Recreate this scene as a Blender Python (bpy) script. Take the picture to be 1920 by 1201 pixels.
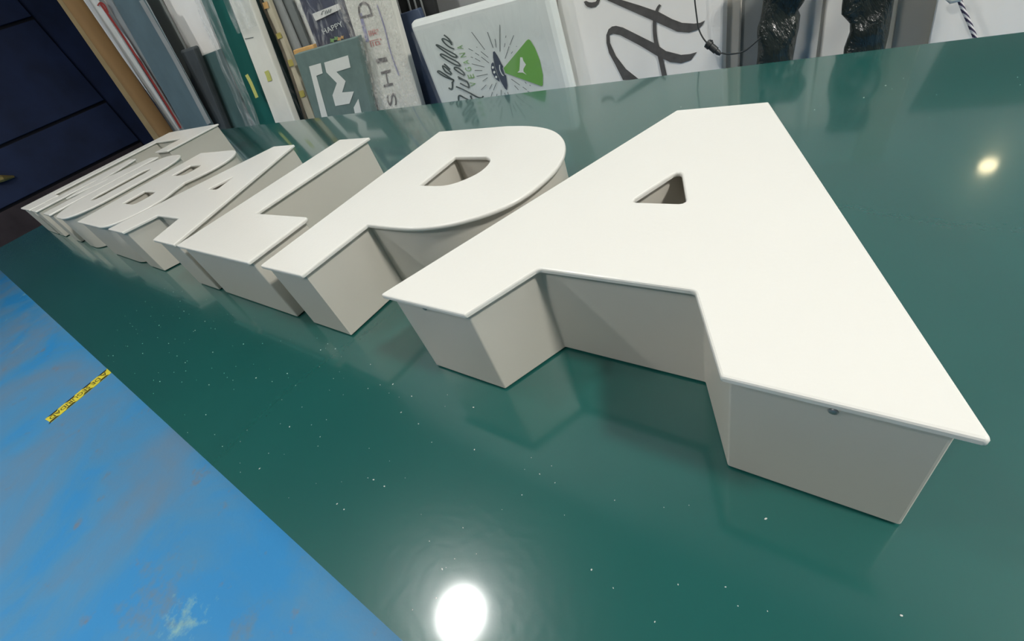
import bpy, bmesh, math, random
from mathutils import Vector, Matrix, noise
random.seed(7)
for o in list(bpy.data.objects): bpy.data.objects.remove(o)
scene = bpy.context.scene
col = scene.collection

# ---------------------------------------------------------------- units
# "u" coordinates: one unit = cap height of the sign letters, x along the word,
# y towards the letter tops, z up from the letter faces.
S = 0.32            # metres per unit
D = 0.29643         # depth of a letter in units
TH = 0.70           # height of the table top in metres
ZF = -D - TH / S    # floor level in units
def W(p): return Vector((p[0]*S, p[1]*S, (p[2]+D)*S + TH))

# ---------------------------------------------------------------- camera
CAM = (0.89030770, -0.45116291, 0.58541262)
RIGHT = (0.79525704, 0.52626259, -0.30102145)
DOWN = (0.18327734, -0.68196233, -0.70805141)
FWD = (-0.57790626, 0.50791246, -0.63878735)
FPX = 831.0317
cd = bpy.data.cameras.new('camera'); cam = bpy.data.objects.new('camera', cd); col.objects.link(cam)
cd.sensor_fit = 'HORIZONTAL'; cd.sensor_width = 36.0; cd.lens = FPX/1920*36.0
cd.clip_start = 0.01; cd.clip_end = 100
m = Matrix.Identity(4)
for i in range(3):
    m[i][0] = RIGHT[i]; m[i][1] = -DOWN[i]; m[i][2] = -FWD[i]; m[i][3] = W(CAM)[i]
cam.matrix_world = m
scene.camera = cam

# ---------------------------------------------------------------- world, exposure
wd = bpy.data.worlds.new('world'); scene.world = wd; wd.use_nodes = True
wd.node_tree.nodes['Background'].inputs[0].default_value = (0.6, 0.65, 0.7, 1)
wd.node_tree.nodes['Background'].inputs[1].default_value = 0.0
vs = scene.view_settings
vs.view_transform = 'Standard'; vs.look = 'None'; vs.exposure = 0.0; vs.gamma = 1.0
vs.use_curve_mapping = False
LAMP_MAIN = 70.0     # emission of the round ceiling lamp reflected in the table
LAMP_SIDE = 255.0     # emission of the round ceiling lamp over the right end
LAMP_FRONT = 150.0    # emission of the round ceiling lamps in front of the table
LAMP_LEFT = 220.0     # emission of the round ceiling lamp towards the navy door
LAMP_FILL_TUBE = 2.0       # emission of the tube lamps added as unseen ambient fill

# ---------------------------------------------------------------- helpers
def ray(px):
    a = (px[0]-960)/FPX; b = (px[1]-600.5)/FPX
    return Vector([RIGHT[i]*a + DOWN[i]*b + FWD[i] for i in range(3)])
def lean(px, yb, k):
    """point of the plane y = yb + k*(height above the table top) seen at a photo pixel"""
    d = ray(px); t = (yb + k*(CAM[2]+D) - CAM[1])/(d[1]-k*d[2])
    return Vector(CAM) + d*t
def flat(px, z):
    d = ray(px); t = (z-CAM[2])/d[2]
    return Vector(CAM) + d*t
def atx(px, x):
    d = ray(px); t = (x-CAM[0])/d[0]
    return Vector(CAM) + d*t
def cv(ox, oy, sc, pts): return [(ox+x/sc, oy+y/sc) for x, y in pts]

def tag(o, label=None, cat=None, group=None, kind=None):
    if label: o['label'] = label
    if cat: o['category'] = cat
    if group: o['group'] = group
    if kind: o['kind'] = kind
    return o
def thing(name, base, label, cat, group=None):
    o = bpy.data.objects.new(name, None); col.objects.link(o)
    o.empty_display_size = 0.05; o.location = base
    return tag(o, label, cat, group)
def link(name, me, mat, parent=None, origin=None, smooth=None, flatcaps=False):
    """mesh is in world metres; origin moves it to the parent's frame"""
    if parent is not None:
        w = Vector((0, 0, 0)); q = parent
        while q is not None: w = w + q.location; q = q.parent
        me.transform(Matrix.Translation(-w))
    elif origin is not None:
        me.transform(Matrix.Translation(-Vector(origin)))
    o = bpy.data.objects.new(name, me); col.objects.link(o)
    if parent is not None: o.parent = parent
    elif origin is not None: o.location = origin
    if mat is not None:
        me.materials.clear(); me.materials.append(mat)
    if smooth is not None:
        me.set_sharp_from_angle(angle=math.radians(smooth))
        for p in me.polygons:
            wide = flatcaps and max(math.hypot(me.vertices[a].co.x-me.vertices[b].co.x, me.vertices[a].co.y-me.vertices[b].co.y) for a, b in p.edge_keys) > 0.05*S
            p.use_smooth = not (flatcaps and (wide or abs(p.normal.z) > 0.97))
    return o
def mesh_from(verts, faces, name='mesh'):
    me = bpy.data.meshes.new(name); me.from_pydata([tuple(v) for v in verts], [], faces); me.update()
    bm = bmesh.new(); bm.from_mesh(me); bmesh.ops.recalc_face_normals(bm, faces=bm.faces); bm.to_mesh(me); bm.free()
    return me
def bm_mesh(bm, name='mesh'):
    bmesh.ops.recalc_face_normals(bm, faces=bm.faces)
    me = bpy.data.meshes.new(name); bm.to_mesh(me); bm.free(); return me
def bm_hexa(bm, c):
    v = [bm.verts.new(p) for p in c]
    for f in ((0,1,2,3),(7,6,5,4),(0,4,5,1),(1,5,6,2),(2,6,7,3),(3,7,4,0)): bm.faces.new([v[i] for i in f])
    return v
def hexa(c, bevel=0.0, seg=2):
    bm = bmesh.new(); bm_hexa(bm, c)
    if bevel: bmesh.ops.bevel(bm, geom=list(bm.edges), offset=bevel, segments=seg, profile=0.5, affect='EDGES')
    return bm_mesh(bm)
def boxm(a, b, bevel=0.0, seg=2):
    (x0,y0,z0),(x1,y1,z1) = a, b
    return hexa([(x0,y0,z0),(x1,y0,z0),(x1,y1,z0),(x0,y1,z0),(x0,y0,z1),(x1,y0,z1),(x1,y1,z1),(x0,y1,z1)], bevel, seg)
def tube(pts, r, n=10, cap=True):
    """swept tube along world points; r a number or a list"""
    pts = [Vector(p) for p in pts]; rs = r if isinstance(r, (list, tuple)) else [r]*len(pts)
    verts, faces = [], []
    up = Vector((0.31, 0.2, 0.93))
    for i, p in enumerate(pts):
        d = (pts[min(i+1, len(pts)-1)] - pts[max(i-1, 0)]).normalized()
        a = d.cross(up)
        if a.length < 1e-4: a = d.cross(Vector((1, 0, 0)))
        a.normalize(); b = d.cross(a).normalized()
        for j in range(n):
            t = 2*math.pi*j/n; verts.append(p + a*math.cos(t)*rs[i] + b*math.sin(t)*rs[i])
    for i in range(len(pts)-1):
        for j in range(n):
            k = (j+1) % n; faces.append((i*n+j, i*n+k, (i+1)*n+k, (i+1)*n+j))
    if cap:
        faces.append(tuple(range(n))[::-1]); faces.append(tuple(range((len(pts)-1)*n, len(pts)*n)))
    return mesh_from(verts, faces)
def smoothline(pts, n=6):
    out = []
    P = [pts[0]] + list(pts) + [pts[-1]]
    for i in range(1, len(P)-2):
        for j in range(n):
            t = j/n; a, b, c, d = P[i-1], P[i], P[i+1], P[i+2]
            out.append(tuple(0.5*((2*b[q]) + (-a[q]+c[q])*t + (2*a[q]-5*b[q]+4*c[q]-d[q])*t*t + (-a[q]+3*b[q]-3*c[q]+d[q])*t**3) for q in range(len(b))))
    out.append(tuple(pts[-1])); return out

# ---------------------------------------------------------------- materials
def nt(name):
    mt = bpy.data.materials.new(name); mt.use_nodes = True
    return mt, mt.node_tree, mt.node_tree.nodes['Principled BSDF']
def noise_node(t, scale, detail=4, rough=0.5, dist=0.0, stretch=None, coord='Object'):
    tc = t.nodes.new('ShaderNodeTexCoord'); n = t.nodes.new('ShaderNodeTexNoise')
    n.inputs['Scale'].default_value = scale; n.inputs['Detail'].default_value = detail
    n.inputs['Roughness'].default_value = rough; n.inputs['Distortion'].default_value = dist
    if stretch:
        mp = t.nodes.new('ShaderNodeMapping'); mp.inputs['Scale'].default_value = stretch
        t.links.new(tc.outputs[coord], mp.inputs[0]); t.links.new(mp.outputs[0], n.inputs['Vector'])
    else: t.links.new(tc.outputs[coord], n.inputs['Vector'])
    return n
def ramp(t, src, stops):
    r = t.nodes.new('ShaderNodeValToRGB'); e = r.color_ramp.elements
    while len(e) < len(stops): e.new(0.5)
    for i, (p, c) in enumerate(stops):
        e[i].position = p; e[i].color = (*c, 1) if len(c) == 3 else c
    t.links.new(src, r.inputs[0]); return r
def srgb(r, g, b):
    f = lambda c: c/12.92 if c <= 0.04045 else ((c+0.055)/1.055)**2.4
    return (f(r/255), f(g/255), f(b/255))
def mat(name, c, rough=0.6, metal=0.0, var=0.12, scale=12, bump=0.0, bscale=60, spec=0.5, coat=0.0, coatr=0.1, stretch=None, sss=0.0):
    mt, t, b = nt(name)
    n = noise_node(t, scale, 5, 0.55, stretch=stretch)
    lo = tuple(x*(1-var) for x in c); hi = tuple(min(1, x*(1+var)) for x in c)
    r = ramp(t, n.outputs['Fac'], [(0.3, lo), (0.7, hi)])
    t.links.new(r.outputs[0], b.inputs['Base Color'])
    b.inputs['Roughness'].default_value = rough; b.inputs['Metallic'].default_value = metal
    b.inputs['Specular IOR Level'].default_value = spec
    b.inputs['Coat Weight'].default_value = coat; b.inputs['Coat Roughness'].default_value = coatr
    if sss:
        b.inputs['Subsurface Weight'].default_value = sss; b.inputs['Subsurface Radius'].default_value = (0.02, 0.02, 0.018)
        b.inputs['Subsurface Scale'].default_value = 0.3
    if bump:
        n2 = noise_node(t, bscale, 3, 0.5); bp = t.nodes.new('ShaderNodeBump')
        bp.inputs['Strength'].default_value = bump; bp.inputs['Distance'].default_value = 0.004
        t.links.new(n2.outputs['Fac'], bp.inputs['Height']); t.links.new(bp.outputs[0], b.inputs['Normal'])
    return mt
def emit(name, c, s):
    mt, t, b = nt(name)
    b.inputs['Base Color'].default_value = (0.8, 0.8, 0.8, 1)
    b.inputs['Emission Color'].default_value = (*c, 1); b.inputs['Emission Strength'].default_value = s
    return mt
def plastic(name, tint, base=0.12, rough=0.12, scale=18, lo=0.45, hi=0.75, amt=0.75, st=(1, 1, 0.35)):
    """crinkled clear packing film: mostly see-through with milky folds and gloss"""
    mt, t, b = nt(name)
    out = t.nodes['Material Output']
    b.inputs['Base Color'].default_value = (*tint, 1); b.inputs['Roughness'].default_value = rough
    tr = t.nodes.new('ShaderNodeBsdfTransparent'); tr.inputs[0].default_value = (0.97, 0.98, 0.98, 1)
    mx = t.nodes.new('ShaderNodeMixShader')
    n = noise_node(t, scale, 6, 0.6, 1.2, stretch=st)
    r = ramp(t, n.outputs['Fac'], [(lo, (base,)*3), (hi, (amt,)*3)])
    n2 = noise_node(t, scale*2.2, 5, 0.6, 0.8, stretch=st); bp = t.nodes.new('ShaderNodeBump')
    bp.inputs['Strength'].default_value = 0.9; bp.inputs['Distance'].default_value = 0.012
    t.links.new(n2.outputs['Fac'], bp.inputs['Height']); t.links.new(bp.outputs[0], b.inputs['Normal'])
    t.links.new(r.outputs[0], mx.inputs[0]); t.links.new(tr.outputs[0], mx.inputs[1]); t.links.new(b.outputs[0], mx.inputs[2])
    t.links.new(mx.outputs[0], out.inputs['Surface'])
    return mt

M = {}
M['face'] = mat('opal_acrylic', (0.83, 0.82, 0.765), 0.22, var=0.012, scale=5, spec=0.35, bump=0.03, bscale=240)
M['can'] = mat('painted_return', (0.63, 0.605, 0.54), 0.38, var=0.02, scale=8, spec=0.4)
M['back'] = mat('dark_backing', (0.02, 0.03, 0.03), 0.6)
M['screw'] = mat('zinc_screw', (0.35, 0.35, 0.35), 0.35, 0.8)
# green painted panel: glossy lacquer with slight orange peel
mt, t, b = nt('green_lacquer')
n = noise_node(t, 3, 4, 0.6); r = ramp(t, n.outputs['Fac'], [(0.3, (0.009, 0.088, 0.078)), (0.7, (0.0108, 0.102, 0.089))])
t.links.new(r.outputs[0], b.inputs['Base Color'])
b.inputs['Roughness'].default_value = 0.27; b.inputs['Specular IOR Level'].default_value = 0.55
b.inputs['Coat Weight'].default_value = 1.0; b.inputs['Coat Roughness'].default_value = 0.085; b.inputs['Coat IOR'].default_value = 1.5
n2 = noise_node(t, 170, 2, 0.5); bp = t.nodes.new('ShaderNodeBump'); bp.inputs['Strength'].default_value = 0.05; bp.inputs['Distance'].default_value = 0.002
t.links.new(n2.outputs['Fac'], bp.inputs['Height']); t.links.new(bp.outputs[0], b.inputs['Normal'])
M['green'] = mt
# worn blue floor paint
mt, t, b = nt('worn_blue_floor')
n = noise_node(t, 1.6, 8, 0.6, 0.6); r = ramp(t, n.outputs['Fac'], [(0.36, srgb(42, 144, 208)), (0.46, srgb(70, 146, 196)), (0.62, srgb(98, 142, 176)), (0.80, srgb(118, 138, 154))])
n3 = noise_node(t, 9, 6, 0.65); r3 = ramp(t, n3.outputs['Fac'], [(0.62, (0, 0, 0)), (0.76, (0.8, 0.8, 0.8))])
mx = t.nodes.new('ShaderNodeMix'); mx.data_type = 'RGBA'
t.links.new(r3.outputs[0], mx.inputs['Factor']); t.links.new(r.outputs[0], mx.inputs['A']); mx.inputs['B'].default_value = (*srgb(140, 124, 108), 1)
n4 = noise_node(t, 2.3, 7, 0.7, 0.4, stretch=(1, 1, 1)); r4 = ramp(t, n4.outputs['Fac'], [(0.66, (0, 0, 0)), (0.75, (0.8, 0.8, 0.8))])
mx2 = t.nodes.new('ShaderNodeMix'); mx2.data_type = 'RGBA'
t.links.new(r4.outputs[0], mx2.inputs['Factor']); t.links.new(mx.outputs['Result'], mx2.inputs['A']); mx2.inputs['B'].default_value = (*srgb(150, 196, 186), 1)
def stain(px_, rad, colr, amount, prev, sx=1.0, nscale=14):
    c_ = W(flat(px_, ZF)); tc_ = t.nodes.new('ShaderNodeTexCoord'); mp_ = t.nodes.new('ShaderNodeMapping'); mp_.vector_type = 'TEXTURE'
    mp_.inputs['Location'].default_value = (c_[0], c_[1], 0); mp_.inputs['Scale'].default_value = (rad*sx, rad, 1)
    t.links.new(tc_.outputs['Object'], mp_.inputs[0])
    ln = t.nodes.new('ShaderNodeVectorMath'); ln.operation = 'LENGTH'; t.links.new(mp_.outputs[0], ln.inputs[0])
    nn = noise_node(t, nscale, 6, 0.7); ad = t.nodes.new('ShaderNodeMath'); ad.operation = 'MULTIPLY_ADD'
    t.links.new(nn.outputs['Fac'], ad.inputs[0]); ad.inputs[1].default_value = 1.6; t.links.new(ln.outputs['Value'], ad.inputs[2])
    rr_ = ramp(t, ad.outputs[0], [(0.55, (amount,)*3), (0.999, (0, 0, 0))])
    m_ = t.nodes.new('ShaderNodeMix'); m_.data_type = 'RGBA'
    t.links.new(rr_.outputs[0], m_.inputs['Factor']); t.links.new(prev, m_.inputs['A']); m_.inputs['B'].default_value = (*colr, 1)
    return m_.outputs['Result']
cur = mx2.outputs['Result']
cur = stain((300, 1110), 0.42, srgb(124, 134, 132), 0.75, cur, 1.3)
cur = stain((440, 1190), 0.30, srgb(120, 132, 130), 0.7, cur, 0.8)
cur = stain((345, 1165), 0.22, srgb(160, 204, 190), 0.75, cur, 1.3, 30)
cur = stain((60, 620), 1.3, srgb(128, 140, 152), 0.6, cur, 1.6, 4)
t.links.new(cur, b.inputs['Base Color']); b.inputs['Roughness'].default_value = 0.6
n2 = noise_node(t, 90, 4, 0.6); bp = t.nodes.new('ShaderNodeBump'); bp.inputs['Strength'].default_value = 0.25; bp.inputs['Distance'].default_value = 0.003
t.links.new(n2.outputs['Fac'], bp.inputs['Height']); t.links.new(bp.outputs[0], b.inputs['Normal'])
M['floor'] = mt
M['walldark'] = mat('dark_grey_wall', (0.2, 0.21, 0.22), 0.8, var=0.06, scale=3)
M['wall'] = mat('grey_wall', (0.78, 0.79, 0.77), 0.8, var=0.06, scale=3)
M['ceil'] = mat('dark_ceiling', (0.16, 0.17, 0.18), 0.9, var=0.1, scale=2)
M['navy'] = mat('navy_paint', srgb(33, 46, 78), 0.7, var=0.25, scale=3)
M['seam'] = mat('navy_seam', srgb(8, 9, 22), 0.8)
M['kick'] = mat('brown_kickboard', srgb(66, 56, 58), 0.8, var=0.3, scale=4)
M['brass'] = mat('brass_latch', srgb(170, 150, 90), 0.45, 0.5)
M['steel'] = mat('grey_steel', (0.12, 0.12, 0.13), 0.5, 0.6)
M['ply'] = mat('plywood', srgb(170, 140, 100), 0.7, stretch=(1, 1, 0.1), scale=30)
M['cardboard'] = mat('brown_cardboard', srgb(136, 104, 62), 0.75, var=0.08, scale=10, stretch=(1, 1, 0.2))
M['tanedge'] = mat('tan_board', srgb(160, 136, 94), 0.7, var=0.1)
M['white'] = mat('white_board', srgb(244, 242, 236), 0.6, var=0.03, scale=6)
M['offwhite'] = mat('offwhite_board', srgb(236, 236, 226), 0.6, var=0.05, scale=9)
M['palegrey'] = mat('pale_grey_board', srgb(212, 214, 208), 0.55, var=0.05, scale=9)
M['grey'] = mat('grey_board', srgb(150, 154, 152), 0.55, var=0.1, scale=9)
M['midgrey'] = mat('mid_grey_board', srgb(124, 130, 128), 0.55, var=0.1, scale=9)
M['slate'] = mat('slate_board', srgb(92, 112, 118), 0.45, var=0.12, scale=10, bump=0.05)
M['darkteal'] = mat('dark_teal_panel', srgb(78, 104, 102), 0.4, var=0.12, scale=10)
M['teal'] = mat('teal_panel', srgb(36, 100, 92), 0.35, var=0.12, scale=10)
M['charcoal'] = mat('charcoal_box', srgb(62, 68, 70), 0.6, var=0.2, scale=14)
M['red'] = mat('red_edge', srgb(150, 52, 48), 0.5)
M['orange'] = mat('orange_wood', srgb(216, 172, 108), 0.6, stretch=(1, 1, 1), scale=20)
M['stick'] = mat('pale_timber', srgb(190, 182, 158), 0.65, var=0.2, scale=22, stretch=(1, 1, 0.3))
M['stickdark'] = mat('dark_timber', srgb(96, 88, 74), 0.7, var=0.25, scale=22)
M['yellow'] = mat('yellow_tape', srgb(240, 226, 70), 0.45, var=0.05)
M['sticker'] = mat('pale_yellow_sticker', srgb(206, 208, 120), 0.5, var=0.05)
M['oldtape'] = mat('old_yellow_tape', srgb(178, 166, 86), 0.5, var=0.1)
M['black'] = mat('black_ink', srgb(30, 32, 32), 0.6)
M['ink'] = mat('dark_green_ink', srgb(74, 86, 84), 0.6, var=0.1, scale=40)
M['script'] = mat('grey_script', srgb(84, 82, 80), 0.6, var=0.18, scale=80)
M['lime'] = mat('green_print', srgb(112, 172, 78), 0.55, var=0.05)
M['paleink'] = mat('pale_green_print', srgb(136, 178, 112), 0.6, var=0.1)
M['saucer'] = mat('blue_grey_print', srgb(66, 76, 92), 0.55)
M['printwhite'] = mat('white_print', srgb(230, 234, 228), 0.55, var=0.04)
M['poster'] = mat('dark_poster', srgb(78, 82, 98), 0.4, var=0.3, scale=20)
M['mpanel'] = mat('green_grey_panel', srgb(112, 134, 130), 0.5, var=0.1, scale=30)
M['mside'] = mat('dark_green_side', srgb(62, 78, 76), 0.55)
M['redprint'] = mat('faded_red_print', srgb(206, 120, 116), 0.6, var=0.15, scale=60)
M['blueprint'] = mat('faded_blue_print', srgb(150, 150, 190), 0.6, var=0.1)
M['greyprint'] = mat('grey_print', srgb(104, 100, 102), 0.6, var=0.25, scale=70)
M['navyboard'] = mat('navy_board', srgb(70, 84, 108), 0.45, var=0.15)
M['wrapwhite'] = mat('foam_wrap', srgb(222, 228, 224), 0.4, var=0.05, scale=8, bump=0.12, bscale=24)
M['beige'] = mat('beige_board', srgb(216, 210, 198), 0.6, var=0.05)
M['taupe'] = mat('taupe_board', srgb(186, 182, 170), 0.6, var=0.05)
M['cable'] = mat('black_cable', srgb(44, 48, 48), 0.45)
M['bulbglass'] = emit('warm_bulb', (1.0, 0.84, 0.5), 15.0)
M['lampmain'] = emit('round_lamp_main', (1.0, 0.985, 0.95), LAMP_MAIN)
M['lampside'] = emit('round_lamp_side', (1.0, 0.97, 0.9), LAMP_SIDE)
M['lampfront'] = emit('round_lamp_front', (1.0, 0.98, 0.94), LAMP_FRONT)
M['lampleft'] = emit('round_lamp_left', (1.0, 0.98, 0.94), LAMP_LEFT)
M['filltube'] = emit('fill_tube_lamp', (0.92, 0.97, 1.0), LAMP_FILL_TUBE)
M['housing'] = mat('lamp_housing', (0.4, 0.4, 0.4), 0.4, 0.3)
M['film'] = plastic('clear_film', (0.80, 0.84, 0.83), 0.10, 0.15, 16, 0.42, 0.75, 0.6)
M['filmthin'] = plastic('thin_film', (0.75, 0.77, 0.78), 0.03, 0.1, 26, 0.52, 0.78, 0.7)
M['filmsoft'] = plastic('smooth_film', (0.78, 0.81, 0.80), 0.02, 0.2, 9, 0.5, 0.85, 0.3)
M['bubble'] = plastic('bubble_wrap', (0.98, 0.94, 0.87), 0.10, 0.14, 42, 0.42, 0.72, 0.55, (1, 1, 0.9))
mt, t, b = nt('black_bag'); b.inputs['Base Color'].default_value = (0.022, 0.03, 0.027, 1); b.inputs['Roughness'].default_value = 0.22
n2 = noise_node(t, 14, 5, 0.6, 1.5, stretch=(1, 1, 0.7)); bp = t.nodes.new('ShaderNodeBump'); bp.inputs['Strength'].default_value = 0.8; bp.inputs['Distance'].default_value = 0.02
t.links.new(n2.outputs['Fac'], bp.inputs['Height']); t.links.new(bp.outputs[0], b.inputs['Normal']); M['bag'] = mt
mt, t, b = nt('striped_rope')
tc = t.nodes.new('ShaderNodeTexCoord'); wv = t.nodes.new('ShaderNodeTexWave'); wv.bands_direction = 'DIAGONAL'; wv.inputs['Scale'].default_value = 90
t.links.new(tc.outputs['Object'], wv.inputs['Vector']); r = ramp(t, wv.outputs['Fac'], [(0.45, srgb(214, 212, 210)), (0.55, srgb(58, 52, 78))])
t.links.new(r.outputs[0], b.inputs['Base Color']); b.inputs['Roughness'].default_value = 0.8; M['rope'] = mt

# ---------------------------------------------------------------- the room
XL, XR, YFRONT, YB = -24.6, 14.0, -17.0, 3.45
ZC = (4.6-TH)/S - D
def struct(name, me, mt, parent=None):
    o = link(name, me, mt, parent, smooth=None)
    if parent is None: o['kind'] = 'structure'
    return o
def ubox(a, b, bevel=0.0): return boxm(W(a), W(b), bevel*S)
struct('floor', ubox((XL-0.3, YFRONT-0.3, ZF-0.3), (XR+0.3, 8.9, ZF)), M['floor'])
struct('ceiling', ubox((XL-0.3, YFRONT-0.3, ZC), (XR+0.3, 8.9, ZC+0.3)), M['ceil'])
XC, YB2 = -10.4, 8.6      # the back wall steps back beyond the stored goods
struct('wall_back', ubox((XC, YB, ZF), (XR, YB+0.3, ZC)), M['wall'])
struct('wall_return', ubox((XC, YB+0.3, ZF), (XC+0.3, YB2, ZC)), M['navy'])
struct('wall_back_far', ubox((XL, YB2, ZF), (XC+0.3, YB2+0.3, ZC)), M['navy'])
wl = struct('wall_left', ubox((XL-0.3, YFRONT, ZF), (XL, 8.9, ZC)), M['navy'])
struct('wall_right', ubox((XR, YFRONT, ZF), (XR+0.3, YB+0.3, ZC)), M['walldark'])
struct('wall_front', ubox((XL, YFRONT-0.3, ZF), (XR, YFRONT, ZC)), M['walldark'])
# dark blue sectional door on the far wall: three visible panels, seams and a latch
zs1 = atx((90, 236), XL)[2]; zs2 = atx((30, 44), XL)[2]; dz = zs2-zs1
door = bpy.data.objects.new('door_1', None); col.objects.link(door); door.location = W((XL+0.05, -2.5, ZF)); door['kind'] = 'structure'
ydoor = atx((196, 190), XL)[1]
zb = [ZF, ZF+1.15] + [zs1+dz*i for i in range(0, 3)]
zb = [z for z in zb if z < ZC-0.1] + [ZC-0.1]
for i in range(len(zb)-1):
    if zb[i+1]-zb[i] < 0.25: continue
    struct('door_panel', ubox((XL, YFRONT+1.5, zb[i]+0.05), (XL+0.12, ydoor, zb[i+1]-0.05), 0.02), M['kick'] if i == 0 else M['navy'], door)
struct('door_frame', ubox((XL, YFRONT+1.45, ZF), (XL+0.03, ydoor+0.04, ZC-0.05)), M['seam'], door)
lp = atx((4, 334), XL+0.12)
me = tube([lp+Vector((0.02, -0.5, 0.06)), lp+Vector((0.12, -0.2, 0.05)), lp+Vector((0.12, 0.0, 0.0)), lp+Vector((0.05, 0.3, -0.1))], [0.07, 0.13, 0.12, 0.04], 8)
me.transform(Matrix(((S,0,0,0),(0,S,0,0),(0,0,S,D*S+TH),(0,0,0,1)))); struct('door_latch', me, M['brass'], door)

# ---------------------------------------------------------------- lamps
def round_lamp(pos, r, mt, label):
    o = thing('ceiling_lamp', W((pos[0], pos[1], ZC)), label, 'lamp')
    p = W(pos); zc = W((0, 0, ZC))[2]
    bm = bmesh.new()
    bmesh.ops.create_cone(bm, cap_ends=True, segments=40, radius1=r, radius2=r, depth=0.012, matrix=Matrix.Translation(p))
    link('diffuser', bm_mesh(bm), mt, o, smooth=40)
    prof = [(r*1.02, -0.008), (r*1.12, 0.0), (r*1.05, 0.05), (r*0.5, 0.09), (0.03, 0.10)]
    v, f = [], []; n = 40
    for (rr, h) in prof:
        for j in range(n): a = 2*math.pi*j/n; v.append((p[0]+rr*math.cos(a), p[1]+rr*math.sin(a), p[2]+h))
    for i in range(len(prof)-1):
        for j in range(n): f.append((i*n+j, i*n+(j+1) % n, (i+1)*n+(j+1) % n, (i+1)*n+j))
    link('shade', mesh_from(v, f), M['housing'], o, smooth=40)
    link('rod', tube([(p[0], p[1], p[2]+0.09), (p[0], p[1], zc)], 0.012), M['housing'], o)
    return o
ZL = ZC - 0.55
tl = (ZL+D)/0.891
round_lamp((0.44-0.455*tl, -0.456-0.003*tl, ZL), 0.20, M['lampmain'], 'round ceiling lamp over the middle of the green table, mirrored at its front edge')
round_lamp((10.3, 0.45, ZL), 0.28, M['lampside'], 'round ceiling lamp over the right end of the green table')
round_lamp((-2.0, -8.8, ZL), 0.20, M['lampfront'], 'round ceiling lamp over the floor in front of the near letters')
round_lamp((-12.5, -6.6, ZL), 0.20, M['lampleft'], 'round ceiling lamp over the floor in front of the bracket piece')
def fill_tube_lamp(x, y, ln, label):  # out-of-view ceiling tubes, added to fill in ambient light
    o = thing('fill_tube_lamp', W((x, y, ZC)), label, 'lamp', 'added fill tube lamps on the workshop ceiling')
    a = W((x-ln/2, y, ZC-0.22)); b2 = W((x+ln/2, y, ZC-0.22))
    link('tube', tube([a, b2], 0.018, 12), M['filltube'], o, smooth=40)
    link('housing', boxm((a[0], a[1]-0.05, a[2]+0.03), (b2[0], b2[1]+0.05, a[2]+0.07), 0.004), M['housing'], o)
fill_tube_lamp(-2.0, -6.0, 4.2, 'long added fill tube lamp on the ceiling in front of the table')
fill_tube_lamp(5.0, -6.0, 4.2, 'long added fill tube lamp on the ceiling by the right wall')
fill_tube_lamp(-13.0, -6.0, 4.2, 'long added fill tube lamp on the ceiling towards the navy door')

# ---------------------------------------------------------------- green panel on its table
PX0, PX1 = -6.82, 2.5
def yback(x): return 2.216-0.042*x
yf = -0.545; tk = 0.05
c = [(PX0, yf, -D-tk), (PX1, yf, -D-tk), (PX1, yback(PX1), -D-tk), (PX0, yback(PX0), -D-tk)]
bm = bmesh.new(); bm_hexa(bm, [W(p) for p in c] + [W((p[0], p[1], -D)) for p in c])
po = link('painted_sheet', bm_mesh(bm), M['green'], None, W((PX0, yf, -D-tk)), smooth=50, flatcaps=True)
tag(po, 'large glossy dark green painted panel lying flat under the white letters', 'panel')
tb = thing('work_table', W((-2.2, 0.8, ZF)), 'plain work table carrying the glossy green panel', 'table')
ztop = -D-tk
link('tabletop', ubox((PX0+0.35, -0.30, ztop-0.10), (PX1-0.3, 1.85, ztop-0.001), 0.01), M['ply'], tb)
for x in (PX0+0.55, -2.3, PX1-0.5):
    for y in (-0.2, 1.7):
        link('leg', ubox((x-0.07, y-0.07, ZF), (x+0.07, y+0.07, ztop-0.10), 0.01), M['steel'], tb)
for y in (-0.2, 1.7):
    link('rail', ubox((PX0+0.55, y-0.05, ztop-0.28), (PX1-0.5, y+0.05, ztop-0.10)), M['steel'], tb)

# ---------------------------------------------------------------- letters
def roundpoly(pts, r, n=4):
    out = []; N = len(pts)
    for i in range(N):
        p = Vector((pts[i][0], pts[i][1])); rr = pts[i][2] if len(pts[i]) > 2 else r
        a = Vector(pts[i-1][:2]) - p; b = Vector(pts[(i+1) % N][:2]) - p
        la, lb = a.length, b.length; a.normalize(); b.normalize()
        ang = a.angle(b)
        if rr <= 0 or ang > math.radians(172): out.append((p.x, p.y)); continue
        d = min(rr/math.tan(ang/2), la*0.49, lb*0.49); r2 = d*math.tan(ang/2)
        cdir = (a+b).normalized(); cc = p + cdir*(r2/math.sin(ang/2))
        s = p+a*d-cc; e = p+b*d-cc
        sa = math.atan2(s.y, s.x); ea = math.atan2(e.y, e.x); da = (ea-sa+math.pi) % (2*math.pi) - math.pi
        k = max(n, int(abs(da)*r2/0.02))
        for j in range(k+1):
            t = sa+da*j/k; out.append((cc.x+r2*math.cos(t), cc.y+r2*math.sin(t)))
    return out
def area(p): return 0.5*sum(p[i-1][0]*p[i][1]-p[i][0]*p[i-1][1] for i in range(len(p)))
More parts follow.
